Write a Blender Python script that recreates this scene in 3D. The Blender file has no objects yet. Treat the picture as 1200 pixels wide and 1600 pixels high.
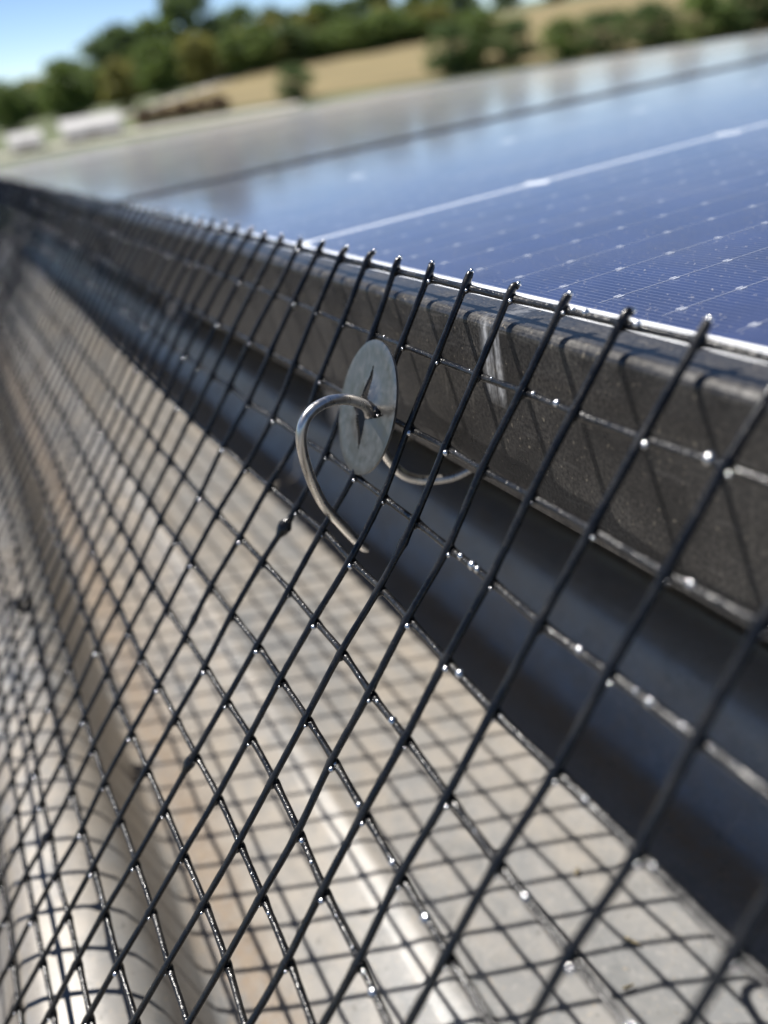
import bpy, bmesh, math, random
from mathutils import Vector, Matrix

random.seed(7)
rad = math.radians
scene = bpy.context.scene
COL = scene.collection

# ---------------------------------------------------------------- frames
# Everything on the roof is laid out in "pitches" (one opening of the wire mesh, 16 mm):
# -X runs down the roof along the panel edge, +Y runs in over the panels, Z is normal to the glass.
U = 0.016
PER = 14.85                 # rib spacing of the roof sheet
SLOPE = rad(3.0)
T = Matrix.Translation((0, 0, 6.0)) @ Matrix.Rotation(-SLOPE, 4, 'Y')      # roof frame -> world

# ---------------------------------------------------------------- camera
R = ((0.453538231985138, 0.875751177392426, -0.16541749430692915),
     (0.3479494374016369, -0.3448650070794299, -0.8717793963509579),
     (-0.8205085381267447, 0.337828362021213, -0.46112659506155085))      # right, down, forward
CAMP = Vector((3.93918301, -5.50184849, 2.90927454)) * U
cam_data = bpy.data.cameras.new('camera')
cam = bpy.data.objects.new('camera', cam_data)
COL.objects.link(cam)
rt, dn, fw = (Vector(r) for r in R)
M = Matrix(((rt.x, -dn.x, -fw.x, CAMP.x), (rt.y, -dn.y, -fw.y, CAMP.y),
            (rt.z, -dn.z, -fw.z, CAMP.z), (0, 0, 0, 1)))
cam.matrix_world = T @ M
cam_data.sensor_fit = 'VERTICAL'
cam_data.sensor_height = 36.0
cam_data.sensor_width = 27.0
cam_data.lens = 36.0 * 1291.74 / 1600.0
cam_data.clip_start = 0.004
cam_data.clip_end = 6000.0
cam_data.dof.use_dof = True
cam_data.dof.focus_distance = 10.75 * U
cam_data.dof.aperture_fstop = 8.2
scene.camera = cam

# ---------------------------------------------------------------- light
SUN = Vector((-0.52, -0.27, 1.0)).normalized()          # towards the sun, roof frame
SUNW = (T.to_3x3() @ SUN).normalized()
world = bpy.data.worlds.new('World')
scene.world = world
world.use_nodes = True
wn = world.node_tree.nodes
wl = world.node_tree.links
wn.clear()
sky = wn.new('ShaderNodeTexSky')
sky.sky_type = 'NISHITA'
sky.sun_disc = False
sky.sun_elevation = math.asin(SUNW.z)
sky.sun_rotation = math.atan2(SUNW.x, SUNW.y)
sky.altitude = 3000.0
sky.air_density = 0.65
sky.dust_density = 0.0
sky.ozone_density = 2.2
bg = wn.new('ShaderNodeBackground')
bg.inputs['Strength'].default_value = 0.08
wo = wn.new('ShaderNodeOutputWorld')
wl.new(sky.outputs[0], bg.inputs[0])
wl.new(bg.outputs[0], wo.inputs[0])

sun_data = bpy.data.lights.new('sun', 'SUN')
sun_data.energy = 5.0
sun_data.angle = rad(0.53)
sun_data.color = (1.0, 0.955, 0.895)
sun = bpy.data.objects.new('sun', sun_data)
COL.objects.link(sun)
sun.rotation_euler = SUNW.to_track_quat('Z', 'Y').to_euler()
sun.location = (0, 0, 30)

scene.view_settings.view_transform = 'Standard'
scene.view_settings.look = 'None'
scene.view_settings.exposure = 0.68
scene.view_settings.gamma = 1.0
scene.view_settings.use_curve_mapping = False


# ---------------------------------------------------------------- helpers
def empty(name, matrix=None, parent=None):
    o = bpy.data.objects.new(name, None)
    COL.objects.link(o)
    o.empty_display_size = 0.02
    if parent:
        o.parent = parent
    if matrix is not None:
        o.matrix_world = matrix
    return o


def tag(o, label=None, cat=None, group=None, kind=None):
    if label: o['label'] = label
    if cat: o['category'] = cat
    if group: o['group'] = group
    if kind: o['kind'] = kind
    return o


def make_mesh(name, verts, faces, mat, smooth=False, scale=U):
    me = bpy.data.meshes.new(name)
    me.from_pydata([(v[0] * scale, v[1] * scale, v[2] * scale) for v in verts], [], faces)
    me.validate()
    me.update()
    if smooth:
        me.polygons.foreach_set('use_smooth', [True] * len(me.polygons))
    me.materials.append(mat)
    return me


def add(name, me, parent=None, matrix=None):
    o = bpy.data.objects.new(name, me)
    COL.objects.link(o)
    if parent:
        o.parent = parent
    if matrix is not None:
        if parent: o.matrix_local = matrix
        else: o.matrix_world = matrix
    return o


class MB:
    """collects shapes for one mesh"""
    def __init__(s): s.v = []; s.f = []
    def box(s, x0, x1, y0, y1, z0, z1):
        b = len(s.v)
        s.v += [(x, y, z) for z in (z0, z1) for y in (y0, y1) for x in (x0, x1)]
        s.f += [tuple(b + i for i in q) for q in ((0, 2, 3, 1), (4, 5, 7, 6), (0, 1, 5, 4), (2, 6, 7, 3), (0, 4, 6, 2), (1, 3, 7, 5))]
        return s
    def extrude(s, prof, x0, x1, closed=True, nseg=1, wob=None):
        """profile in (y,z), swept along x"""
        b = len(s.v); n = len(prof)
        for k in range(nseg + 1):
            x = x0 + (x1 - x0) * k / nseg
            for (y, z) in prof:
                dy, dz = wob(x, y, z) if wob else (0, 0)
                s.v.append((x, y + dy, z + dz))
        m = n if closed else n - 1
        for k in range(nseg):
            for i in range(m):
                j = (i + 1) % n
                s.f.append((b + k * n + i, b + k * n + j, b + (k + 1) * n + j, b + (k + 1) * n + i))
        if closed:
            s.f.append(tuple(b + i for i in range(n))[::-1])
            s.f.append(tuple(b + nseg * n + i for i in range(n)))
        return s
    def tube(s, pts, radii, sides=8, caps=True, ref=Vector((0.3, 0.9, 0.2))):
        b = len(s.v); n = len(pts)
        pts = [Vector(p) for p in pts]
        t0 = (pts[1] - pts[0]).normalized()
        nrm = (ref - t0 * ref.dot(t0)).normalized()
        for i, p in enumerate(pts):
            t = (pts[min(i + 1, n - 1)] - pts[max(i - 1, 0)]).normalized()
            nrm = (nrm - t * nrm.dot(t)).normalized()
            bi = t.cross(nrm)
            r = radii[i] if hasattr(radii, '__len__') else radii
            for k in range(sides):
                a = 2 * math.pi * k / sides
                s.v.append(tuple(p + (nrm * math.cos(a) + bi * math.sin(a)) * r))
        for i in range(n - 1):
            for k in range(sides):
                k2 = (k + 1) % sides
                s.f.append((b + i * sides + k, b + i * sides + k2, b + (i + 1) * sides + k2, b + (i + 1) * sides + k))
        if caps:
            s.f.append(tuple(b + k for k in range(sides))[::-1])
            s.f.append(tuple(b + (n - 1) * sides + k for k in range(sides)))
        return s
    def build(s, name, mat, parent=None, smooth=False, scale=U, matrix=None):
        return add(name, make_mesh(name, s.v, s.f, mat, smooth, scale), parent, matrix)


def catmull(P, seg):
    P = [Vector(p) for p in P]
    out = []
    n = len(P)
    for i in range(n - 1):
        p0 = P[i - 1] if i else P[0] * 2 - P[1]
        p1, p2 = P[i], P[i + 1]
        p3 = P[i + 2] if i + 2 < n else P[n - 1] * 2 - P[n - 2]
        for k in range(seg):
            t = k / seg
            out.append(0.5 * ((2 * p1) + (p2 - p0) * t + (2 * p0 - 5 * p1 + 4 * p2 - p3) * t * t + (3 * p1 - p0 - 3 * p2 + p3) * t ** 3))
    out.append(P[-1])
    return out


# ---------------------------------------------------------------- materials
class NT:
    def __init__(s, name):
        s.m = bpy.data.materials.new(name)
        s.m.use_nodes = True
        s.t = s.m.node_tree
        s.t.nodes.clear()
        s.out = s.t.nodes.new('ShaderNodeOutputMaterial')
    def n(s, typ, **kw):
        nd = s.t.nodes.new('ShaderNode' + typ)
        for k, v in kw.items():
            if k.startswith('i_'):
                key = k[2:]
                key = int(key) if key.isdigit() else key.replace('_', ' ')
                nd.inputs[key].default_value = v
            else:
                setattr(nd, k, v)
        return nd
    def l(s, a, b): s.t.links.new(a, b)
    def coords(s, scale=(1, 1, 1), loc=(0, 0, 0)):
        tc = s.n('TexCoord')
        mp = s.n('Mapping')
        mp.inputs['Scale'].default_value = scale
        mp.inputs['Location'].default_value = loc
        s.l(tc.outputs['Object'], mp.inputs['Vector'])
        return mp.outputs[0]
    def noise(s, vec, scale, detail=4, rough=0.55):
        nd = s.n('TexNoise')
        nd.inputs['Scale'].default_value = scale
        nd.inputs['Detail'].default_value = detail
        nd.inputs['Roughness'].default_value = rough
        s.l(vec, nd.inputs['Vector'])
        return nd.outputs[0]
    def ramp(s, fac, stops):
        nd = s.n('ValToRGB')
        e = nd.color_ramp.elements
        while len(e) < len(stops): e.new(0.5)
        for el, (p, c) in zip(e, stops):
            el.position = p
            el.color = (c, c, c, 1) if isinstance(c, (int, float)) else (*c, 1)
        s.l(fac, nd.inputs[0])
        return nd.outputs[0]
    def math(s, op, a, b=None, c=None):
        nd = s.n('Math', operation=op)
        for i, v in enumerate((a, b, c)):
            if v is None: continue
            if isinstance(v, (int, float)): nd.inputs[i].default_value = v
            else: s.l(v, nd.inputs[i])
        return nd.outputs[0]
    def mix(s, fac, a, b):
        nd = s.n('Mix', data_type='RGBA')
        for i, v in ((0, fac), (6, a), (7, b)):
            if isinstance(v, (int, float)): nd.inputs[i].default_value = v
            elif isinstance(v, tuple): nd.inputs[i].default_value = (*v, 1)
            else: s.l(v, nd.inputs[i])
        return nd.outputs[2]
    def pbsdf(s, base=None, rough=0.5, metal=0.0, spec=0.5, coat=0.0, bump=None, bstr=0.2, bdist=0.001):
        p = s.n('BsdfPrincipled')
        for key, v in (('Base Color', base), ('Roughness', rough), ('Metallic', metal), ('Specular IOR Level', spec), ('Coat Weight', coat)):
            if v is None: continue
            if isinstance(v, tuple): p.inputs[key].default_value = (*v, 1)
            elif isinstance(v, (int, float)): p.inputs[key].default_value = v
            else: s.l(v, p.inputs[key])
        if bump is not None:
            b = s.n('Bump')
            b.inputs['Strength'].default_value = bstr
            b.inputs['Distance'].default_value = bdist
            s.l(bump, b.inputs['Height'])
            s.l(b.outputs[0], p.inputs['Normal'])
        return p
    def done(s, sh):
        s.l(sh.outputs[0] if hasattr(sh, 'outputs') else sh, s.out.inputs['Surface'])
        return s.m


def simple(name, col, rough=0.5, metal=0.0, var=0.0, scale=5.0, spec=0.5):
    t = NT(name)
    if var:
        n = t.noise(t.coords(), scale, 4)
        lo = tuple(c * (1 - var) for c in col); hi = tuple(min(1, c * (1 + var)) for c in col)
        base = t.ramp(n, [(0.3, lo), (0.7, hi)])
    else:
        base = col
    return t.done(t.pbsdf(base, rough, metal, spec))


def mat_wire(name, bstr, r0, r1):
    t = NT(name)
    v = t.coords()
    n = t.noise(v, 800, 3, 0.6)
    n2 = t.noise(v, 160, 5, 0.6)
    base = t.ramp(n2, [(0.42, (0.0045, 0.0047, 0.0055)), (0.75, (0.022, 0.021, 0.020))])
    dust = t.ramp(t.noise(v, 1700, 3, 0.6), [(0.60, 0.0), (0.72, 1.0)])
    base = t.mix(t.math('MULTIPLY', dust, 0.18), base, (0.16, 0.14, 0.115))
    rough = t.ramp(n2, [(0.35, r0), (0.7, r1)])
    return t.done(t.pbsdf(base, rough, 0, 0.5, bump=n, bstr=bstr, bdist=0.0005))


def mat_frame():
    t = NT('black_anodised_frame')
    v = t.coords()
    sep = t.n('SeparateXYZ'); t.l(v, sep.inputs[0])
    big = t.noise(v, 45, 5, 0.6)
    fine = t.noise(v, 420, 4, 0.65)
    streak = t.noise(t.coords((1, 1, 0.07)), 330, 4, 0.6)
    scr = t.noise(t.coords((1, 1, 0.55)), 900, 2, 0.5)
    # dust film, patchy
    dust = t.math('MULTIPLY', t.ramp(big, [(0.34, 0.2), (0.62, 1.0)]), t.ramp(t.noise(v, 1300, 4, 0.7), [(0.40, 0.05), (0.60, 1.0)]))
    base = t.mix(t.math('MULTIPLY', dust, 0.75), (0.013, 0.013, 0.014), (0.105, 0.097, 0.087))
    # mineral specks
    specks = t.ramp(t.noise(v, 900, 2, 0.5), [(0.655, 0.0), (0.71, 1.0)])
    base = t.mix(t.math('MULTIPLY', specks, 0.55), base, (0.30, 0.26, 0.20))
    # dried run marks
    runs = t.math('MULTIPLY', t.ramp(streak, [(0.60, 0.0), (0.72, 1.0)]), t.ramp(big, [(0.45, 0.0), (0.6, 1.0)]))
    base = t.mix(t.math('MULTIPLY', runs, 0.35), base, (0.30, 0.27, 0.23))
    # the white scuff, about 5 pitches down the rail
    dx = t.math('ABSOLUTE', t.math('SUBTRACT', sep.outputs[0], -4.86 * U))
    mx = t.math('SUBTRACT', 1.0, t.math('DIVIDE', dx, 0.27 * U))
    dz = t.math('ABSOLUTE', t.math('SUBTRACT', sep.outputs[2], -0.55 * U))
    mz = t.math('SUBTRACT', 1.0, t.math('DIVIDE', dz, 0.62 * U))
    msk = t.math('MULTIPLY', t.ramp(mx, [(0.0, 0.0), (0.45, 1.0)]), t.ramp(mz, [(0.0, 0.0), (0.4, 1.0)]))
    sc = t.ramp(streak, [(0.40, 0.0), (0.60, 1.0)])
    scuff = t.math('MULTIPLY', msk, t.math('MULTIPLY', sc, t.ramp(scr, [(0.3, 0.35), (0.6, 1.0)])))
    base = t.mix(t.math('MULTIPLY', scuff, 0.95), base, (0.62, 0.62, 0.62))
    rough = t.ramp(big, [(0.3, 0.24), (0.7, 0.42)])
    hair = t.ramp(t.noise(t.coords((0.12, 1, 1), (0.3, 0, 0)), 700, 2, 0.4), [(0.66, 0.0), (0.69, 1.0)])
    base = t.mix(t.math('MULTIPLY', hair, 0.07), base, (0.38, 0.36, 0.33))
    p = t.pbsdf(base, rough, 0.0, 0.5, 0.0, bump=fine, bstr=0.2, bdist=0.0005)
    return t.done(p)


def mat_roof():
    t = NT('weathered_coated_steel')
    v = t.coords()
    big = t.noise(t.coords((0.35, 1, 1)), 24, 6, 0.6)
    mid = t.noise(t.coords((0.6, 1, 1)), 95, 7, 0.68)
    sml = t.noise(v, 260, 5, 0.65)
    fine = t.noise(v, 1500, 4, 0.6)
    base = t.ramp(big, [(0.32, (0.19, 0.196, 0.20)), (0.50, (0.235, 0.236, 0.232)), (0.70, (0.272, 0.262, 0.244))])
    grey = t.ramp(t.noise(v, 55, 6, 0.65), [(0.50, 0.0), (0.64, 1.0)])
    base = t.mix(t.math('MULTIPLY', grey, 0.55), base, (0.14, 0.148, 0.15))
    pale = t.math('MULTIPLY', t.ramp(sml, [(0.52, 0.0), (0.64, 1.0)]), t.ramp(big, [(0.4, 1.0), (0.6, 0.3)]))
    base = t.mix(t.math('MULTIPLY', pale, 0.35), base, (0.36, 0.35, 0.335))
    sep = t.n('SeparateXYZ'); t.l(v, sep.inputs[0])
    # dirt washed down the slope, thicker further down
    down = t.ramp(t.math('DIVIDE', sep.outputs[0], -26.0 * U), [(0.06, 0.18), (0.55, 1.0)])
    dirt = t.math('MULTIPLY', down, t.ramp(t.math('ADD', t.math('MULTIPLY', mid, 0.6), t.math('MULTIPLY', big, 0.4)), [(0.40, 0.15), (0.58, 1.0)]))
    base = t.mix(t.math('MULTIPLY', dirt, 0.62), base, (0.275, 0.225, 0.165))
    # silt that gathers along the foot of each rib
    yy = t.math('DIVIDE', sep.outputs[1], U)
    ph = t.math('WRAP', yy, PER / 2 - 8.2, -PER / 2 - 8.2)
    off = t.math('SUBTRACT', ph, -8.2)
    wig = t.math('MULTIPLY', t.math('SUBTRACT', mid, 0.5), 1.6)
    ds = t.math('ABSOLUTE', t.math('SUBTRACT', t.math('ADD', t.math('ABSOLUTE', off), wig), 2.75))
    silt = t.math('MULTIPLY', t.ramp(t.math('DIVIDE', ds, 0.95), [(0.0, 1.0), (1.0, 0.0)]), t.ramp(sml, [(0.3, 0.35), (0.6, 1.0)]))
    base = t.mix(t.math('MULTIPLY', silt, 0.75), base, (0.22, 0.155, 0.095))
    # pale stripe painted in for the glare along the stiffening bead
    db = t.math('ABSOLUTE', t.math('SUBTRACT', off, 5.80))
    bead_glare = t.math('MULTIPLY', t.ramp(t.math('DIVIDE', t.math('ADD', db, t.math('MULTIPLY', t.math('SUBTRACT', sml, 0.5), 0.12)), 0.30), [(0.62, 1.0), (0.95, 0.0)]), t.ramp(mid, [(0.25, 0.5), (0.5, 1.0)]))
    base = t.mix(t.math('MULTIPLY', t.math('MULTIPLY', bead_glare, t.ramp(big, [(0.42, 0.1), (0.58, 1.0)])), 0.45), base, (0.46, 0.45, 0.43))
    sp = t.ramp(t.noise(v, 620, 3, 0.5), [(0.64, 0.0), (0.70, 1.0)])
    base = t.mix(t.math('MULTIPLY', sp, 0.45), base, (0.36, 0.29, 0.20))
    dk = t.ramp(t.noise(v, 340, 3, 0.55), [(0.64, 0.0), (0.72, 1.0)])
    base = t.mix(t.math('MULTIPLY', dk, 0.5), base, (0.07, 0.065, 0.055))
    rough = t.ramp(mid, [(0.3, 0.26), (0.7, 0.48)])
    return t.done(t.pbsdf(base, rough, 0.15, 0.5, bump=fine, bstr=0.10, bdist=0.0003))


def mat_cell():
    t = NT('blue_mono_cell')
    v = t.coords()
    sep = t.n('SeparateXYZ'); t.l(v, sep.inputs[0])
    fr = t.math('FRACT', t.math('DIVIDE', sep.outputs[1], 0.098 * U))
    finger = t.math('LESS_THAN', fr, 0.16)
    n = t.noise(v, 60, 3)
    base = t.ramp(n, [(0.3, (0.006, 0.018, 0.080)), (0.7, (0.010, 0.027, 0.115))])
    base = t.mix(finger, base, (0.11, 0.13, 0.22))
    return t.done(t.pbsdf(base, 0.35, 0.0, 0.4))


def mat_glass():
    t = NT('solar_glass')
    v = t.coords()
    fres = t.n('Fresnel'); fres.inputs['IOR'].default_value = 1.5
    tr = t.n('BsdfTransparent')
    gl = t.n('BsdfGlossy'); gl.inputs['Roughness'].default_value = 0.09
    gl.inputs['Color'].default_value = (0.95, 0.97, 1.0, 1)
    bm = t.n('Bump'); bm.inputs['Strength'].default_value = 0.05; bm.inputs['Distance'].default_value = 0.0004
    t.l(t.noise(v, 380, 3), bm.inputs['Height'])
    t.l(bm.outputs[0], gl.inputs['Normal'])
    m1 = t.n('MixShader')
    t.l(fres.outputs[0], m1.inputs[0]); t.l(tr.outputs[0], m1.inputs[1]); t.l(gl.outputs[0], m1.inputs[2])
    df = t.n('BsdfDiffuse'); df.inputs['Color'].default_value = (0.62, 0.60, 0.56, 1)
    sp = t.ramp(t.noise(v, 1100, 2, 0.5), [(0.66, 0.0), (0.72, 1.0)])
    geo = t.n('NewGeometry')
    dt = t.n('VectorMath', operation='DOT_PRODUCT')
    t.l(geo.outputs['Incoming'], dt.inputs[0]); t.l(geo.outputs['Normal'], dt.inputs[1])
    cosv = t.math('MAXIMUM', t.math('ABSOLUTE', dt.outputs['Value']), 0.004)
    tau = t.ramp(t.noise(v, 30, 4), [(0.3, 0.0045), (0.7, 0.0095)])      # optical depth of the dust film, raised to paint in pale flare too
    film = t.math('SUBTRACT', 1.0, t.math('POWER', 2.71828, t.math('MULTIPLY', t.math('DIVIDE', tau, cosv), -1.0)))
    d = t.math('MAXIMUM', t.math('MULTIPLY', sp, 0.30), film)
    m2 = t.n('MixShader')
    t.l(d, m2.inputs[0]); t.l(m1.outputs[0], m2.inputs[1]); t.l(df.outputs[0], m2.inputs[2])
    return t.done(m2)


def mat_steel(name, base, rough, scale, stretch=(1, 1, 1)):
    t = NT(name)
    n = t.noise(t.coords(stretch), scale, 4)
    col = t.ramp(n, [(0.3, tuple(c * 0.75 for c in base)), (0.7, base)])
    r = t.ramp(n, [(0.3, rough * 0.8), (0.7, rough * 1.3)])
    return t.done(t.pbsdf(col, r, 1.0, 0.5, bump=n, bstr=0.08, bdist=0.0003))


def mat_leaf(name, a, b):
    t = NT(name)
    oi = t.n('ObjectInfo')
    n = t.noise(t.coords(), 0.7, 3)
    base = t.ramp(n, [(0.3, a), (0.7, b)])
    p = t.pbsdf(base, 0.55, 0, 0.3)
    tl = t.n('BsdfTranslucent'); t.l(base, tl.inputs['Color'])
    mx = t.n('MixShader'); mx.inputs[0].default_value = 0.55
    t.l(p.outputs[0], mx.inputs[1]); t.l(tl.outputs[0], mx.inputs[2])
    return t.done(mx)


WIRE = mat_wire('black_pvc_upright', 0.25, 0.16, 0.34)
WIREL = mat_wire('black_pvc_long', 0.6, 0.15, 0.36)
FRAME = mat_frame()
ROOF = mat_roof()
CELL = mat_cell()
GLASS = mat_glass()
BACK = simple('white_backsheet', (0.78, 0.79, 0.80), 0.5)
RIBBON = simple('tinned_ribbon', (0.60, 0.63, 0.70), 0.35, 0.3)
WASHER = mat_steel('washer_steel', (0.24, 0.235, 0.225), 0.38, 500)
ROD = mat_steel('rod_steel', (0.72, 0.69, 0.65), 0.30, 900, (1, 1, 0.2))
RAIL = simple('rail_aluminium', (0.35, 0.35, 0.36), 0.4, 1.0)
WALL = simple('barn_cladding', (0.30, 0.31, 0.30), 0.6, 0, 0.15, 2)
TIE = simple('black_nylon', (0.012, 0.012, 0.013), 0.4)

# ================================================================= the roof
ZR = -12.5                  # pan of the roof sheet
RIBH = 2.5


def arc(cy, cz, r, a0, a1, n):
    return [(cy + r * math.cos(rad(a0 + (a1 - a0) * k / n)), cz + r * math.sin(rad(a0 + (a1 - a0) * k / n))) for k in range(n + 1)]


def roof_unit(c):
    """one rib and the pan to its right, rib centred on c, as (y, z) going +y"""
    zt = ZR + RIBH
    pr = [(c - 2.62, ZR)] + [(c - 2.38, ZR + 0.05), (c - 2.18, ZR + 0.2)]
    pr += [(c - 1.12, zt - 0.62)]
    pr += [(c - 1.0, zt - 0.3), (c - 0.80, zt - 0.1), (c - 0.5, zt - 0.015), (c, zt), (c + 0.42, zt - 0.015), (c + 0.78, zt - 0.09), (c + 1.08, zt - 0.27), (c + 1.28, zt - 0.55)]
    pr += [(c + 1.40, zt - 0.90), (c + 1.86, ZR + 0.24), (c + 1.98, ZR + 0.08), (c + 2.25, ZR)]
    pr += [(c + 5.52, ZR), (c + 5.58, ZR + 0.006), (c + 5.96, ZR + 0.04), (c + 6.04, ZR + 0.046), (c + 6.14, ZR + 0.046), (c + 6.22, ZR + 0.04), (c + 6.42, ZR + 0.006), (c + 6.5, ZR)]
    return pr


barn = empty('barn', T)
tag(barn, 'ribbed sheet metal roofed barn carrying the solar panels', 'building')
prof = []
for k in range(-5, 9):
    prof += roof_unit(-8.2 + PER * k)


def wob(x, y, z):
    return (0.03 * math.sin(x * 0.11 + y * 0.2), 0.035 * math.sin(x * 0.13 + y * 0.5) + 0.012 * math.sin(x * 0.47 + 1.1 * y))


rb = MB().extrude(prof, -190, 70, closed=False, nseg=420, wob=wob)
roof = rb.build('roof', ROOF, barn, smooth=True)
# walls below (world metres, built level)
Ti = T.inverted()
x0, x1, y0, y1 = -190 * U + 0.35, 70 * U - 0.35, prof[0][0] * U + 0.3, prof[-1][0] * U - 0.3
for a in ((x0, x0 + 0.12, y0, y1), (x1 - 0.12, x1, y0, y1), (x0 + 0.13, x1 - 0.13, y0, y0 + 0.12), (x0 + 0.13, x1 - 0.13, y1 - 0.12, y1)):
    w = MB().box(a[0], a[1], a[2], a[3], -6.0, -0.45)
    w.build('wall', WALL, barn, scale=1.0, matrix=Ti @ Matrix.Translation((0, 0, 6.0)))

# ================================================================= solar panels
PX0, PX1, PY1, FH = -34.7, 27.8, 79.6, 2.51
LIP = 0.66


def rail_profile(side):
    """frame section in (inward, z): outer wall at 0, rounded top arris, glass lip and bottom flange"""
    r = 0.13
    p = [(0, -FH + 0.05), (0.05, -FH), (1.7, -FH), (1.7, -FH + 0.1), (0.13, -FH + 0.1), (0.13, -0.34), (LIP, -0.34), (LIP, -0.05), (LIP - 0.04, 0.0)]
    p += [(r + r * math.cos(rad(a)), -r + r * math.sin(rad(a))) for a in (90, 108, 126, 144, 162, 180)]
    return p


PANEL_LABELS = ['nearest blue solar panel, its scuffed black frame edge behind the hook',
                'middle solar panel of the row, between the near panel and the last one',
                'farthest solar panel of the row, at the end of the array']


def make_panel():
    root = empty('solar_panel', T)
    pf = rail_profile(0)
    MB().extrude(pf, PX0 + 0.004, PX1 - 0.004, nseg=1).build('frame_rail', FRAME, root, smooth=False)
    far = [(PY1 - y, z) for (y, z) in pf][::-1]
    MB().extrude(far, PX0 + 0.004, PX1 - 0.004).build('frame_rail', FRAME, root)
    for s in (0, 1):
        m = MB()
        b = 0
        n = len(pf)
        for yy in (LIP + 0.005, PY1 - LIP - 0.005):
            for (q, z) in pf:
                m.v.append(((PX0 + q) if s == 0 else (PX1 - q), yy, z))
        for i in range(n):
            j = (i + 1) % n
            m.f.append((i, j, n + j, n + i) if s else (i, n + i, n + j, j))
        m.f.append(tuple(range(n))); m.f.append(tuple(range(n, 2 * n))[::-1])
        m.build('frame_rail', FRAME, root)
    MB().box(PX0 + 0.14, PX1 - 0.14, 0.14, PY1 - 0.14, -0.25, -0.052).build('backsheet', BACK, root)
    g = MB()
    g.v = [(PX0 + LIP - .01, LIP - .01, -0.025), (PX1 - LIP + .01, LIP - .01, -0.025), (PX1 - LIP + .01, PY1 - LIP + .01, -0.025), (PX0 + LIP - .01, PY1 - LIP + .01, -0.025)]
    g.f = [(0, 1, 2, 3)]
    g.build('glass_pane', GLASS, root)
    cols = [(-33.85, -24.46), (-24.36, -14.10), (-13.88, 6.45), (6.65, 16.85), (17.05, 27.0)]
    rows = [(1.10 + 6.45 * j, 1.10 + 6.45 * j + 6.43) for j in range(12)]
    for (a, b) in cols:
        me = None
        for (c, d) in rows:
            w, h, k = b - a, d - c, 0.30
            o8 = [(k, 0), (w - k, 0), (w, k), (w, h - k), (w - k, h), (k, h), (0, h - k), (0, k)]
            if me is None:
                vv = [(x, y, -0.044) for x, y in o8] + [(x, y, -0.0515) for x, y in o8]
                ff = [tuple(range(8))] + [(i, 8 + i, 8 + (i + 1) % 8, (i + 1) % 8) for i in range(8)]
                me = make_mesh('cell', vv, ff, CELL)
            add('cell', me, root, Matrix.Translation((a * U, c * U, 0)))
    m = MB()
    nb = 0
    for i in range(-29, 25):
        x = -2.14 - 1.07 * (i + 0)
        if not (PX0 + 1.2 < x < PX1 - 1.2) or abs(x + 14.0) < 0.3 or abs(x + 24.4) < 0.15: continue
        m.box(x - 0.0045, x + 0.0045, 1.3, PY1 - 1.3, -0.0435, -0.039)
        for (c, d) in rows:
            for j in range(6):
                y = c + 0.48 + 0.96 * j + random.uniform(-.03, .03)
                for sx in (-0.03, 0.03):
                    m.box(x + sx - 0.014, x + sx + 0.014, y - 0.055, y + 0.055, -0.0432, -0.034)
    rbn = m.build('busbar_ribbon', RIBBON, root)
    tag(rbn, kind='stuff')
    return root


def copy_tree(o, parent=None):
    c = o.copy()
    COL.objects.link(c)
    c.parent = parent
    for ch in o.children:
        copy_tree(ch, c)
    return c


p1 = make_panel()
panels = [p1]
for k in (1, 2):
    c = copy_tree(p1)
    c.matrix_world = T @ Matrix.Translation((-(PX1 - PX0 + 1.3) * k * U, 0, 0))
    panels.append(c)
for o, lb in zip(panels, PANEL_LABELS):
    tag(o, lb, 'solar panel', 'solar panels set in a row on the roof')

# aluminium rails that carry the panels across the ribs
for i, (x, lb) in enumerate(((13.0, 'aluminium mounting rail under the nearest panel, nearer the camera'),
                             (-27.0, 'aluminium mounting rail under the nearest panel, at its far end'),
                             (-56.0, 'aluminium mounting rail under the middle panel, nearer end'),
                             (-92.0, 'aluminium mounting rail under the middle panel, far end'),
                             (-120.0, 'aluminium mounting rail under the farthest panel, nearer end'),
                             (-152.0, 'aluminium mounting rail under the farthest panel, far end'))):
    r = empty('mounting_rail', T)
    MB().box(x - 1.2, x + 1.2, 4.2, 76, -5.2, -FH - 0.03).build('rail_bar', RAIL, r)
    for k in range(1, 6):
        yc = -8.2 + PER * k
        MB().box(x - 1.0, x + 1.0, yc - 0.6, yc + 0.6, ZR + RIBH + 0.05, -5.21).build('rail_foot', RAIL, r)
    tag(r, lb, 'rail', 'rails under the panels')

# ================================================================= wire mesh bird guard
D0 = Vector((0, -0.667, -0.745)).normalized()
NIN = Vector((0, -D0.z, D0.y))                 # inward and down
NROW = 18
CW0, CW1 = -7, 160
WR = 0.047
AMP = [0, .13, .27, .42, .38, .31, .27, .27, .24, .2, .13, .08, .08, .05, .04, .02, 0, 0, 0]
rng = random.Random(11)
JIT = {}
for c in range(CW0, CW1 + 1):
    for r in range(NROW + 1):
        JIT[(c, r)] = (rng.gauss(0, .011), rng.gauss(0, .011), rng.gauss(0, .014))


def dent(c, r):
    k = min(1.0, r / 1.5)
    c0 = 7.0 if r <= 3 else max(5.0, 7.0 - (r - 3) * 0.33)
    i = int(r); f = r - i
    a = AMP[i] * (1 - f) + AMP[min(i + 1, NROW)] * f
    w = -0.10 * k + (a + 0.10 * k) * math.exp(-((c - c0) / 4.0) ** 2)
    for cc in (135,):
        w += 0.9 * a * math.exp(-((c - cc) / 4.0) ** 2)
    w += 0.05 * k * math.sin(c * 0.23 + r * 0.3) * min(1, max(0, (c - 12) / 10))
    return w


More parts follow.
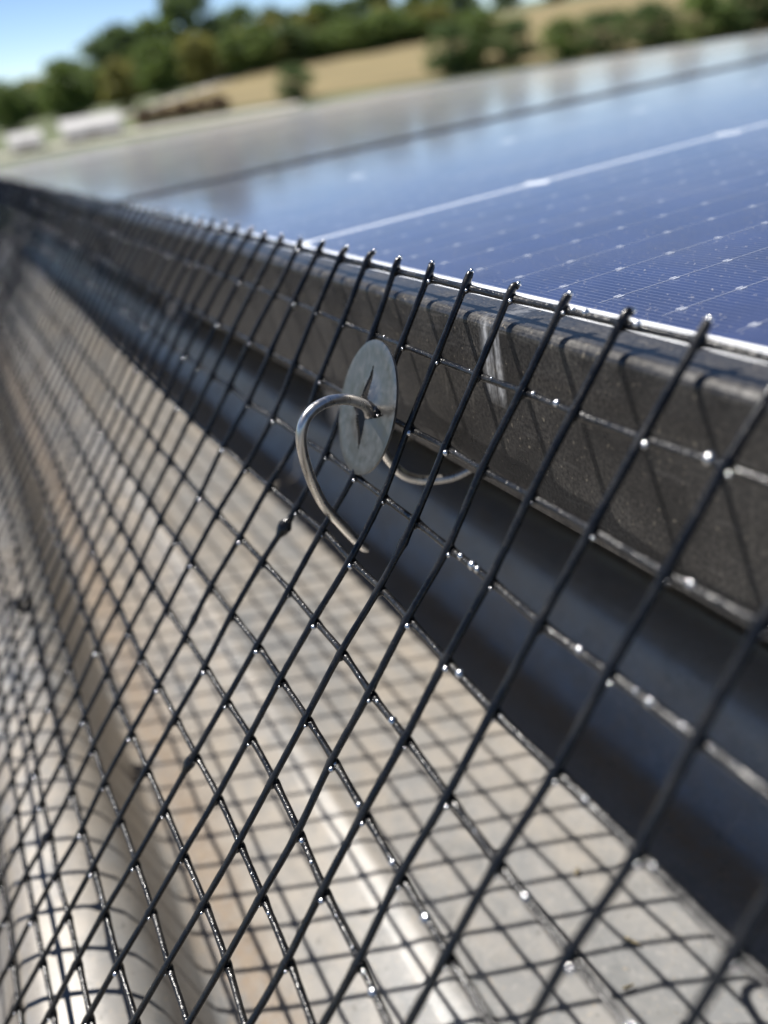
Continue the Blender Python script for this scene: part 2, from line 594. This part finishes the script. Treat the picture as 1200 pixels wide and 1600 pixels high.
def node(c, r):
    j = JIT[(c, r)]
    p = Vector((0.48 - c, 0.16, 0.29)) + D0 * r + NIN * dent(c, r)
    if r >= 11: p.x -= 0.045 * (r - 10.5) * math.exp(-((c - 8) / 14.0) ** 2)
    edge = 0.35 if r == 0 else 1.0
    return p + Vector((j[0], 0, 0)) + D0 * j[1] * edge + NIN * j[2] * edge


guard = empty('bird_guard_mesh', T)
tag(guard, 'black coated welded wire mesh fixed along the edge of the solar panels', 'wire mesh')
GLINT = mat_steel('glint_metal', (0.85, 0.85, 0.86), 0.22, 900)  # bright metal for beads added to give the wires sun glints


def glint_bead(m, q, rr_):
    """bright metal bead added to make a sun glint on the wire"""
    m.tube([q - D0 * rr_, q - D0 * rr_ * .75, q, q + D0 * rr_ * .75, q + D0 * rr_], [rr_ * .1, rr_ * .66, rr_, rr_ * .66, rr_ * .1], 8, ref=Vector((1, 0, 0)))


def finish_glints(ob, m):
    """rebuild the wire with its added glint beads as a second material"""
    nf = len(ob.data.polygons)
    old = ob.data
    me_ = make_mesh(old.name, m.v, m.f, old.materials[0], True)
    me_.materials.append(GLINT)
    me_.polygons.foreach_set('material_index', [0 if k < nf else 1 for k in range(len(me_.polygons))])
    ob.data = me_
    bpy.data.meshes.remove(old)


LUMPS = {(8, 4.33): .085, (7, 8.12): .05, (10, 12.0): .06, (5, 3.3): .02, (9, 6.6): .02, (12, 7.4): .03}
for c in range(CW0, CW1 + 1):
    near = c < 16
    seg = 10 if near else (4 if c < 45 else 2)
    sides = 10 if near else (7 if c < 45 else 5)
    P = [node(c, r) - NIN * (WR * 0.85) for r in range(NROW + 1)]
    P = [P[0] - D0 * (0.17 + rng.uniform(-.06, .05)) + Vector((rng.gauss(0, .025), 0, 0)) + NIN * rng.gauss(0, .02)] + P
    pts = catmull(P, seg)
    rr = []
    for i in range(len(pts)):
        s = i / seg - 1.0                                   # row coordinate (first piece is the short stub)
        d = abs(s - round(s)) if s > -0.5 else 1.0
        if s < 0: d = -s * 0.17
        b = WR * (1 + 0.20 * math.exp(-(d / 0.09) ** 2) + rng.uniform(-.03, .03) * near)
        for (lc, ls), la in LUMPS.items():
            if lc == c: b += la * math.exp(-((s - ls) / 0.10) ** 2)
        rr.append(b)
    rr[0] *= 0.8
    mw = MB().tube(pts, rr, sides)
    if c < 60:
        for r in range(NROW + 1):
            k = node(c, r)
            mw.tube([k - D0 * 0.085, k - D0 * 0.05, k + D0 * 0.01, k + D0 * 0.075, k + D0 * 0.11],
                    [0.012, 0.045, 0.066, 0.042, 0.012], 8 if near else 6, ref=Vector((1, 0, 0)))
    ow = mw.build('upright_wire', WIRE, guard, smooth=True)
    if c < 60:
        nb = len(mw.v)
        for r in range(NROW + 1):
            if rng.random() < 0.28: continue
            glint_bead(mw, node(c, r) + Vector((0.062, 0, 0)) + D0 * 0.055 - NIN * 0.03, rng.choice((0.012, 0.018, 0.024, 0.03, 0.042)))
        if rng.random() < 0.9: glint_bead(mw, P[0] - D0 * 0.015 + Vector((0.01, 0, 0)), 0.036)
        finish_glints(ow, mw)
for r in range(NROW + 1):
    pts = []
    rr = []
    A = [node(c, r) + NIN * (WR * 0.75) for c in range(CW0, CW1 + 1)]
    head = catmull(A[:24], 8)
    tail = catmull(A[23:], 2)
    for i, p in enumerate(head[:-1]):
        pts.append(p)
        d = abs(i / 8 - round(i / 8))
        rr.append(WR * (0.97 + 0.30 * math.exp(-(d / 0.13) ** 2) + rng.uniform(-.03, .03)))
    for p in tail:
        pts.append(p); rr.append(WR)
    mw = MB().tube(pts, rr, 9, ref=Vector((0, .2, 1)))
    ow = mw.build('long_wire', WIREL, guard, smooth=True)
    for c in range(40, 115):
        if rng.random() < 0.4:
            glint_bead(mw, node(c, r) + NIN * (WR * .75) + Vector((rng.uniform(-.4, .4), 0, 0)) + Vector((0, -0.35, 0.94)) * (WR * 0.9), rng.uniform(0.03, 0.055))
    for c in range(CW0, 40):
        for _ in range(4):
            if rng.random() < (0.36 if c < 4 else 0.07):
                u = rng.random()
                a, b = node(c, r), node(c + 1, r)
                glint_bead(mw, a + (b - a) * u + NIN * (WR * .75) + Vector((0, -0.35, 0.94)) * (WR * 0.92), rng.choice((0.015, 0.02, 0.03, 0.045, 0.058)) if c < 4 else rng.uniform(0.01, 0.022))
    finish_glints(ow, mw)

# ================================================================= hook and washer that clamp the mesh
hook = empty('mesh_clip', T)
tag(hook, 'bent steel rod hook with round star lock washer clamping the mesh', 'hook')
DC = Vector((-6.55, -1.16, -1.26))
DN = Vector((-0.07, -0.908, 0.413)).normalized()
ax = DN.cross(Vector((1, 0, 0))).normalized()       # roughly up or down along the disc
ay = DN.cross(ax).normalized()
DR = 0.98
bm = bmesh.new()
NA, NRD = 192, [0.10, 0.13, 0.16, 0.19, 0.22, 0.25, 0.28, 0.31, 0.34, 0.37, 0.40, 0.43, 0.46, 0.49, 0.52, 0.55, 0.58, 0.61, 0.64, 0.72, 0.82, 0.91, 0.965, 0.98]
grid = []
for q in NRD:
    row = []
    for k in range(NA):
        a = 2 * math.pi * k / NA
        h = 0.0
        if q < 0.55:
            tt = (0.55 - q) / 0.45
            h = 0.09 * tt * tt
            h += 0.03 * tt * math.cos(2 * a + 0.6)
        if q > 0.80: h += 0.010 * math.sin(math.pi * (q - 0.80) / 0.20)
        row.append(bm.verts.new((DC + ax * (q * math.cos(a)) + ay * (q * math.sin(a)) + DN * h) * U))
    grid.append(row)
for i in range(len(NRD) - 1):
    qm = 0.5 * (NRD[i] + NRD[i + 1])
    for k in range(NA):
        a = 2 * math.pi * (k + 0.5) / NA - 0.06
        m4 = (a + math.pi / 4) % (math.pi / 2) - math.pi / 4
        if qm < 0.64 and abs(qm * math.sin(m4)) < 0.0 + 0.21 * (0.64 - qm) / 0.64: continue
        k2 = (k + 1) % NA
        bm.faces.new((grid[i][k], grid[i][k2], grid[i + 1][k2], grid[i + 1][k]))
bmesh.ops.delete(bm, geom=[v for v in bm.verts if not v.link_faces], context='VERTS')
bmesh.ops.recalc_face_normals(bm, faces=bm.faces)
bmesh.ops.solidify(bm, geom=list(bm.faces), thickness=0.035 * U)
for f in bm.faces: f.smooth = True
me = bpy.data.meshes.new('washer'); bm.to_mesh(me); bm.free()
me.materials.append(WASHER)
try: me.set_sharp_from_angle(angle=rad(35))
except Exception: pass
add('washer', me, hook)
ROD_PTS = [(-6.66, .95, -2.60), (-6.74, .78, -2.86), (-6.88, .5, -3.02), (-7.02, .25, -3.09), (-7.19, -.1, -3.06), (-7.26, -.4, -2.89), (-7.21, -.62, -2.57),
           (-7.07, -.8, -2.19), (-6.80, -.98, -1.70), (-6.55, -1.12, -1.40), (-6.29, -1.24, -1.20), (-6.0, -1.42, -.98), (-5.75, -1.72, -.75), (-5.59, -2.05, -.63), (-5.52, -2.33, -.66),
           (-5.50, -2.5, -.82), (-5.54, -2.55, -1.09), (-5.68, -2.5, -1.47), (-5.94, -2.38, -1.89), (-6.25, -2.2, -2.36), (-6.57, -1.95, -2.83), (-6.82, -1.68, -3.33), (-7.0, -1.4, -3.8)]
rp = catmull(ROD_PTS, 8)
rrad = [0.074] * len(rp)
rrad[-1] = 0.03; rrad[-2] = 0.062; rrad[0] = 0.03; rrad[1] = .06
MB().tube(rp, rrad, 16).build('rod', ROD, hook, smooth=True)

# a black tie knotted on the mesh further along
tie = empty('cable_tie', T)
tag(tie, 'small black nylon tie knotted on the mesh at its left', 'cable tie')
tp = node(18, 11.0 if False else 11) - NIN * 0.1
mt = MB()
for k in range(14):
    pass
ring = [tp + (D0 * math.cos(a) * 0.20 + NIN * math.sin(a) * 0.16 + Vector((1, 0, 0)) * 0.05 * math.sin(2 * a)) for a in [2 * math.pi * k / 16 for k in range(17)]]
mt.tube(ring, 0.07, 6, caps=False)
mt.build('loop', TIE, tie, smooth=True)
MB().tube([tp - NIN * 0.12, tp - NIN * 0.3 + Vector((.12, 0, .03))], [0.15, 0.13], 6).build('tie_head', TIE, tie)
MB().tube(catmull([tp - NIN * 0.2, tp - NIN * 0.35 + Vector((.5, 0, -.1)), tp - NIN * 0.35 + Vector((1.1, 0, -.25))], 4), 0.055, 6).build('tail', TIE, tie, smooth=True)

# bits of straw blown onto the roof
STRAW = simple('dry_straw', (0.50, 0.40, 0.22), 0.7, 0, 0.2, 900)
for (x, y, a, L, lb) in ((-4.08, 1.22, 0.4, 0.30, 'short pale straw bit on the roof close to the shaded strip'),
                         (-3.45, 0.55, 1.3, 0.22, 'tiny straw bit nearest the bottom edge of the picture, on the roof'),
                         (-5.9, 1.35, 2.2, 0.2, 'thin straw bit on the roof, farthest of the three')):
    st = MB()
    u = Vector((math.cos(a), math.sin(a), 0)); q = Vector((x, y, ZR + 0.07))
    st.tube([q - u * L * .5, q - u * L * .1 + Vector((0.02, -.02, .03)), q + u * L * .5 + Vector((0, 0, .015))], [0.02, 0.034, 0.015], 6, ref=Vector((0, 0, 1)))
    tag(st.build('straw_bit', STRAW, smooth=True, matrix=T), lb, 'straw', 'straw bits on the roof')

# ================================================================= the land beyond
EYE = cam.matrix_world.translation.copy()


def at(az, dist, z=0.0):
    return Vector((EYE.x - dist * math.cos(rad(az)), EYE.y + dist * math.sin(rad(az)), z))


GRASS = simple('rough_grass', (0.085, 0.105, 0.04), 0.9, 0, 0.4, 0.15)
FIELD = simple('dry_stubble', (0.20, 0.155, 0.062), 0.9, 0, 0.22, 0.06)
TRACK = simple('pale_gravel', (0.46, 0.43, 0.38), 0.9, 0, 0.15, 0.6)
BARK = simple('bark', (0.09, 0.07, 0.05), 0.9, 0, 0.3, 6)
LEAVES = [mat_leaf('leaf_dark_green', (0.09, 0.14, 0.055), (0.17, 0.23, 0.085)),
          mat_leaf('leaf_mid_green', (0.11, 0.17, 0.04), (0.21, 0.28, 0.08)),
          mat_leaf('leaf_olive', (0.20, 0.21, 0.06), (0.33, 0.31, 0.09)),
          mat_leaf('leaf_copper', (0.06, 0.03, 0.022), (0.12, 0.06, 0.04))]
PAINT = simple('white_paint', (0.46, 0.45, 0.44), 0.6)
DGLASS = simple('dark_window', (0.02, 0.025, 0.03), 0.08)

gm = MB()
NG = 24
for j in range(NG + 1):
    for i in range(NG + 1):
        gm.v.append((-4000 + 8000 * i / NG, -4000 + 8000 * j / NG, -0.05))
for j in range(NG):
    for i in range(NG):
        a = j * (NG + 1) + i
        gm.f.append((a, a + 1, a + NG + 2, a + NG + 1))
tag(gm.build('ground', GRASS, scale=1.0), kind='structure')


def sheet(name, pts, z, mat):
    m = MB()
    m.v = [tuple(at(a, d, z)) for a, d in pts]
    m.f = [tuple(range(len(pts)))]
    return tag(m.build(name, mat, scale=1.0), kind='structure')


sheet('field', [(11.5, 118), (14, 160), (17, 215), (20, 262), (28, 300), (32, 600), (40, 900), (62, 900), (62, 100), (45, 98), (30, 103), (20, 108)], 0.06, FIELD)
sheet('path', [(10, 128), (10.2, 133), (19.5, 262), (31, 276), (31, 266), (20.5, 250)], 0.11, TRACK)
sheet('road', [(1, 96), (1, 101), (8, 103), (22, 101), (22, 96), (8, 97)], 0.06, TRACK)


def crown_mesh(name, seed, mat, h, w, nclump, nleaf, low=0.25, leaf=0.5, column=False):
    rg = random.Random(seed)
    m = MB()
    clumps = []
    for k in range(nclump):
        t = rg.random()
        zz = low * h + (1 - low) * h * t
        prof_w = (math.sin(math.pi * (0.12 + 0.86 * t)) ** 0.6) * w * 0.5
        a = rg.uniform(0, 2 * math.pi)
        q = math.sqrt(rg.random()) * prof_w * 0.85
        clumps.append((q * math.cos(a), q * math.sin(a), zz, w * rg.uniform(0.10, 0.19)))
    for (cx, cy, cz, cr) in clumps:
        for _ in range(nleaf):
            v = Vector((rg.gauss(0, 1), rg.gauss(0, 1), rg.gauss(0, 1))).normalized() * cr * rg.uniform(0.55, 1.08)
            p = Vector((cx, cy, cz)) + Vector((v.x, v.y, v.z * 0.8))
            n = (v.normalized() + Vector((rg.gauss(0, .5), rg.gauss(0, .5), rg.gauss(0, .5)))).normalized()
            a1 = n.orthogonal().normalized(); a1 = (Matrix.Rotation(rg.uniform(0, 6.28), 3, n) @ a1); a2 = n.cross(a1)
            s = leaf * rg.uniform(0.6, 1.2)
            b = len(m.v)
            m.v += [tuple(p - a1 * s * .5), tuple(p + a2 * s * .28), tuple(p + a1 * s * .5), tuple(p - a2 * s * .28)]
            m.f.append((b, b + 1, b + 2, b + 3))
    me = make_mesh(name, m.v, m.f, mat, scale=1.0)
    # trunk with limbs
    tr = MB()
    tr.tube([(0, 0, -0.1), (0.05 * w * 0.2, 0, h * 0.25), (0, 0.02 * w, h * 0.5), (0, 0, h * 0.85)], [h * .03, h * .024, h * .016, h * .004], 7)
    for (cx, cy, cz, cr) in clumps[:10]:
        z0 = max(h * 0.15, cz - h * 0.25)
        tr.tube([(0, 0, z0), (cx * .5, cy * .5, (z0 + cz) * .5 + .04 * h), (cx, cy, cz)], [h * .012, h * .008, h * .003], 5)
    mt_ = make_mesh('trunk', tr.v, tr.f, BARK, True, 1.0)
    return me, mt_


TREES = {
    'dark': crown_mesh('crown', 1, LEAVES[0], 10, 9, 60, 55, 0.15, 0.95),
    'mid': crown_mesh('crown', 2, LEAVES[1], 10, 10, 60, 55, 0.12, 0.95),
    'olive': crown_mesh('crown', 3, LEAVES[2], 10, 9.5, 55, 55, 0.10, 0.95),
    'bush': crown_mesh('crown', 4, LEAVES[0], 5, 6.0, 50, 60, 0.02, 0.45),
    'gbush': crown_mesh('crown', 5, LEAVES[1], 5, 6.5, 50, 60, 0.02, 0.45),
    'copper': crown_mesh('crown', 6, LEAVES[3], 2, 3.4, 34, 50, 0.02, 0.28),
}


def tree(name, kind, az, dist, h, wscale, label, cat, group, base=10.0):
    me, mt_ = TREES[kind]
    p = at(az, dist)
    s = h / base
    ro = random.uniform(0, 6.28)
    o = empty(name, Matrix.Translation(p) @ Matrix.Rotation(ro, 4, 'Z') @ Matrix.Diagonal((s * wscale, s * wscale, s, 1)))
    add('trunk', mt_, o)
    add('crown', me, o)
    tag(o, label, cat, group)
    return o


# far wood behind the field: skyline from left to right (azimuth, distance, height, spread, kind)
far = [(2.0, 205, 7.6, 1.4, 'dark'), (4.6, 200, 6.3, 1.6, 'dark'), (6.7, 205, 5.7, 1.6, 'mid'), (8.7, 210, 8.0, 1.3, 'dark'), (10.9, 217, 10.2, 1.15, 'dark'),
       (12.3, 220, 12.0, 1.05, 'dark'), (14.1, 226, 12.2, 1.05, 'mid'), (16.3, 240, 18.0, 0.78, 'dark'), (17.9, 250, 11.6, 1.0, 'dark'), (19.2, 265, 13.2, 0.85, 'mid'),
       (21.2, 285, 12.8, 0.9, 'dark'), (22.5, 290, 11.4, 1.0, 'dark'), (24.1, 292, 12.6, 1.0, 'mid'), (25.6, 298, 12.0, 1.0, 'dark'), (27.4, 303, 14.0, 1.05, 'dark'),
       (30.2, 310, 13.6, 1.0, 'mid'), (32.4, 620, 18.4, 1.2, 'dark'), (35.0, 900, 20.0, 1.3, 'dark'), (38.0, 900, 19.0, 1.4, 'mid'), (41.4, 900, 18.0, 1.5, 'dark'),
       (45.0, 900, 18.0, 1.5, 'dark'), (49.0, 900, 18.0, 1.5, 'mid'), (53.0, 900, 18.0, 1.5, 'dark')]
ords = ['leftmost', 'second from the left', 'third from the left', 'fourth from the left', 'fifth from the left', 'sixth from the left', 'seventh from the left',
        'eighth from the left', 'ninth from the left', 'tenth from the left', 'eleventh from the left', 'twelfth from the left', 'thirteenth from the left', 'fourteenth from the left',
        'fifteenth from the left', 'sixteenth from the left', 'seventeenth from the left', 'eighteenth from the left', 'nineteenth from the left', 'twentieth from the left',
        'third from the right end', 'second from the right end', 'at the right end']
for i, (az, d, h, ws, k) in enumerate(far):
    tree('skyline_tree', k, az, d, h * 1.14, ws * 1.25, '%s tree of the far skyline wood, %s' % ('dark green' if k == 'dark' else 'mid green', ords[i]), 'tree', 'trees of the far skyline wood')
urng = random.Random(5)
for k in range(40):
    az = 1.5 + 30.0 * k / 39 + urng.uniform(-.35, .35)
    d = 190 + 3.2 * max(0, az - 6) + urng.uniform(-6, 10)
    hh = urng.uniform(4.6, 7.6) * (1.25 if az > 11 else 0.85)
    tree('understorey_tree', urng.choice(('mid', 'dark', 'mid', 'olive')), az, d, hh, urng.uniform(1.3, 1.9), 'small leafy tree in the dense understorey below the far skyline wood', 'tree', 'understorey of the far wood')
near_t = [('mid', 5.0, 150, 6.0, 1.2, 'low green tree at the left edge, in front of the far wood'),
          ('mid', 8.4, 148, 7.6, 1.15, 'bright green round tree behind the longer white roofed shed'),
          ('olive', 11.6, 152, 7.0, 0.95, 'yellowish olive tree right of the bright green round one'),
          ('mid', 14.0, 185, 9.0, 1.1, 'green tree left of the gravel path, below the tallest skyline trees'),
          ('olive', 16.4, 205, 9.5, 1.1, 'olive tree in front of the tallest skyline trees'),
          ('mid', 18.4, 215, 8.5, 1.1, 'green tree beside the gravel path bend'),
          ('olive', 21.0, 262, 12.0, 1.0, 'olive tree at the upper edge of the field, nearest the path'),
          ('olive', 23.2, 265, 11.6, 1.05, 'second olive tree along the upper edge of the field'),
          ('olive', 27.8, 275, 10.5, 1.1, 'yellow green tree at the upper middle edge of the field'),
          ('mid', 30.4, 285, 9.0, 1.2, 'green tree at the upper edge, behind the big dark bush')]
for (k, az, d, h, ws, lb) in near_t:
    tree('field_edge_tree', k, az, d, h, ws, lb, 'tree', 'trees round the field')
bushes = [('bush', 21.9, 105, 3.4, 1.25, 'small round dark bush standing alone in the dry field'),
          ('bush', 31.6, 104, 5.0, 1.15, 'left half of the big dark bush at the field edge'),
          ('gbush', 33.4, 106, 5.6, 1.1, 'tallest part of the big bush at the field edge'),
          ('bush', 35.3, 104, 4.4, 1.2, 'right part of the big dark bush at the field edge'),
          ('gbush', 38.2, 103, 3.6, 1.6, 'hedge bush just right of the big dark bush'),
          ('bush', 40.6, 102, 3.8, 1.6, 'second hedge bush right of the big dark bush'),
          ('bush', 43.2, 101, 3.9, 1.6, 'third hedge bush right of the big dark bush'),
          ('gbush', 45.8, 100, 4.2, 1.6, 'fourth hedge bush right of the big dark bush'),
          ('bush', 48.4, 100, 4.6, 1.6, 'fifth hedge bush right of the big dark bush'),
          ('bush', 51.2, 99, 4.8, 1.6, 'last hedge bush at the right edge of the field')]
for (k, az, d, h, ws, lb) in bushes:
    tree('field_bush', k, az, d, h, ws, lb, 'bush', 'bushes along the near edge of the field', 5.0)
for i, (az, lb) in enumerate(((12.6, 'leftmost reddish brown shrub of the low row by the road'), (13.7, 'second reddish brown shrub of the low row by the road'),
                              (14.9, 'third reddish brown shrub of the low row by the road'), (16.0, 'fourth reddish brown shrub of the low row by the road'),
                              (17.1, 'rightmost reddish brown shrub of the low row by the road'))):
    tree('copper_shrub', 'copper', az, 108, 1.7, 1.1, lb, 'shrub', 'reddish shrubs by the road', 2.0)


def shed(az, dist, length, depth, eave, label, yaw):
    o = empty('low_shed', Matrix.Translation(at(az, dist, 0.08)) @ Matrix.Rotation(rad(yaw), 4, 'Z'))
    L, D, E = length / 2, depth / 2, eave
    rise = depth * 0.5 * 0.42
    for a in ((-L, L, -D, -D + .1), (-L, L, D - .1, D), (-L, -L + .1, -D + .11, D - .11), (L - .1, L, -D + .11, D - .11)):
        MB().box(a[0], a[1], a[2], a[3], 0, E).build('wall', SHEDW, o, scale=1.0)
    for sg in (-1, 1):
        m = MB()
        m.v = [(-L - .2, sg * (D + .25), E - .08), (L + .2, sg * (D + .25), E - .08), (L + .2, 0, E + rise), (-L - .2, 0, E + rise),
               (-L - .2, sg * (D + .25), E - .02), (L + .2, sg * (D + .25), E - .02), (L + .2, 0, E + rise + .06), (-L - .2, 0, E + rise + .06)]
        m.f = [(0, 1, 2, 3), (4, 5, 6, 7), (0, 1, 5, 4), (1, 2, 6, 5), (2, 3, 7, 6), (3, 0, 4, 7)]
        m.build('roof', PAINT, o, scale=1.0)
    MB().box(-.5, .5, -D - .03, -D - .002, 0.02, min(E - .1, 2.0)).build('door', DGLASS, o, scale=1.0)
    tag(o, label, 'shed', 'white roofed sheds by the road')


SHEDW = simple('shed_boarding', (0.42, 0.40, 0.37), 0.7)
shed(5.5, 102, 3.0, 3.2, 0.9, 'shorter white roofed shed at the far left beside the road', 84)
shed(9.4, 104, 6.0, 4.4, 1.0, 'longer white roofed shed, right of the shorter one', 80)
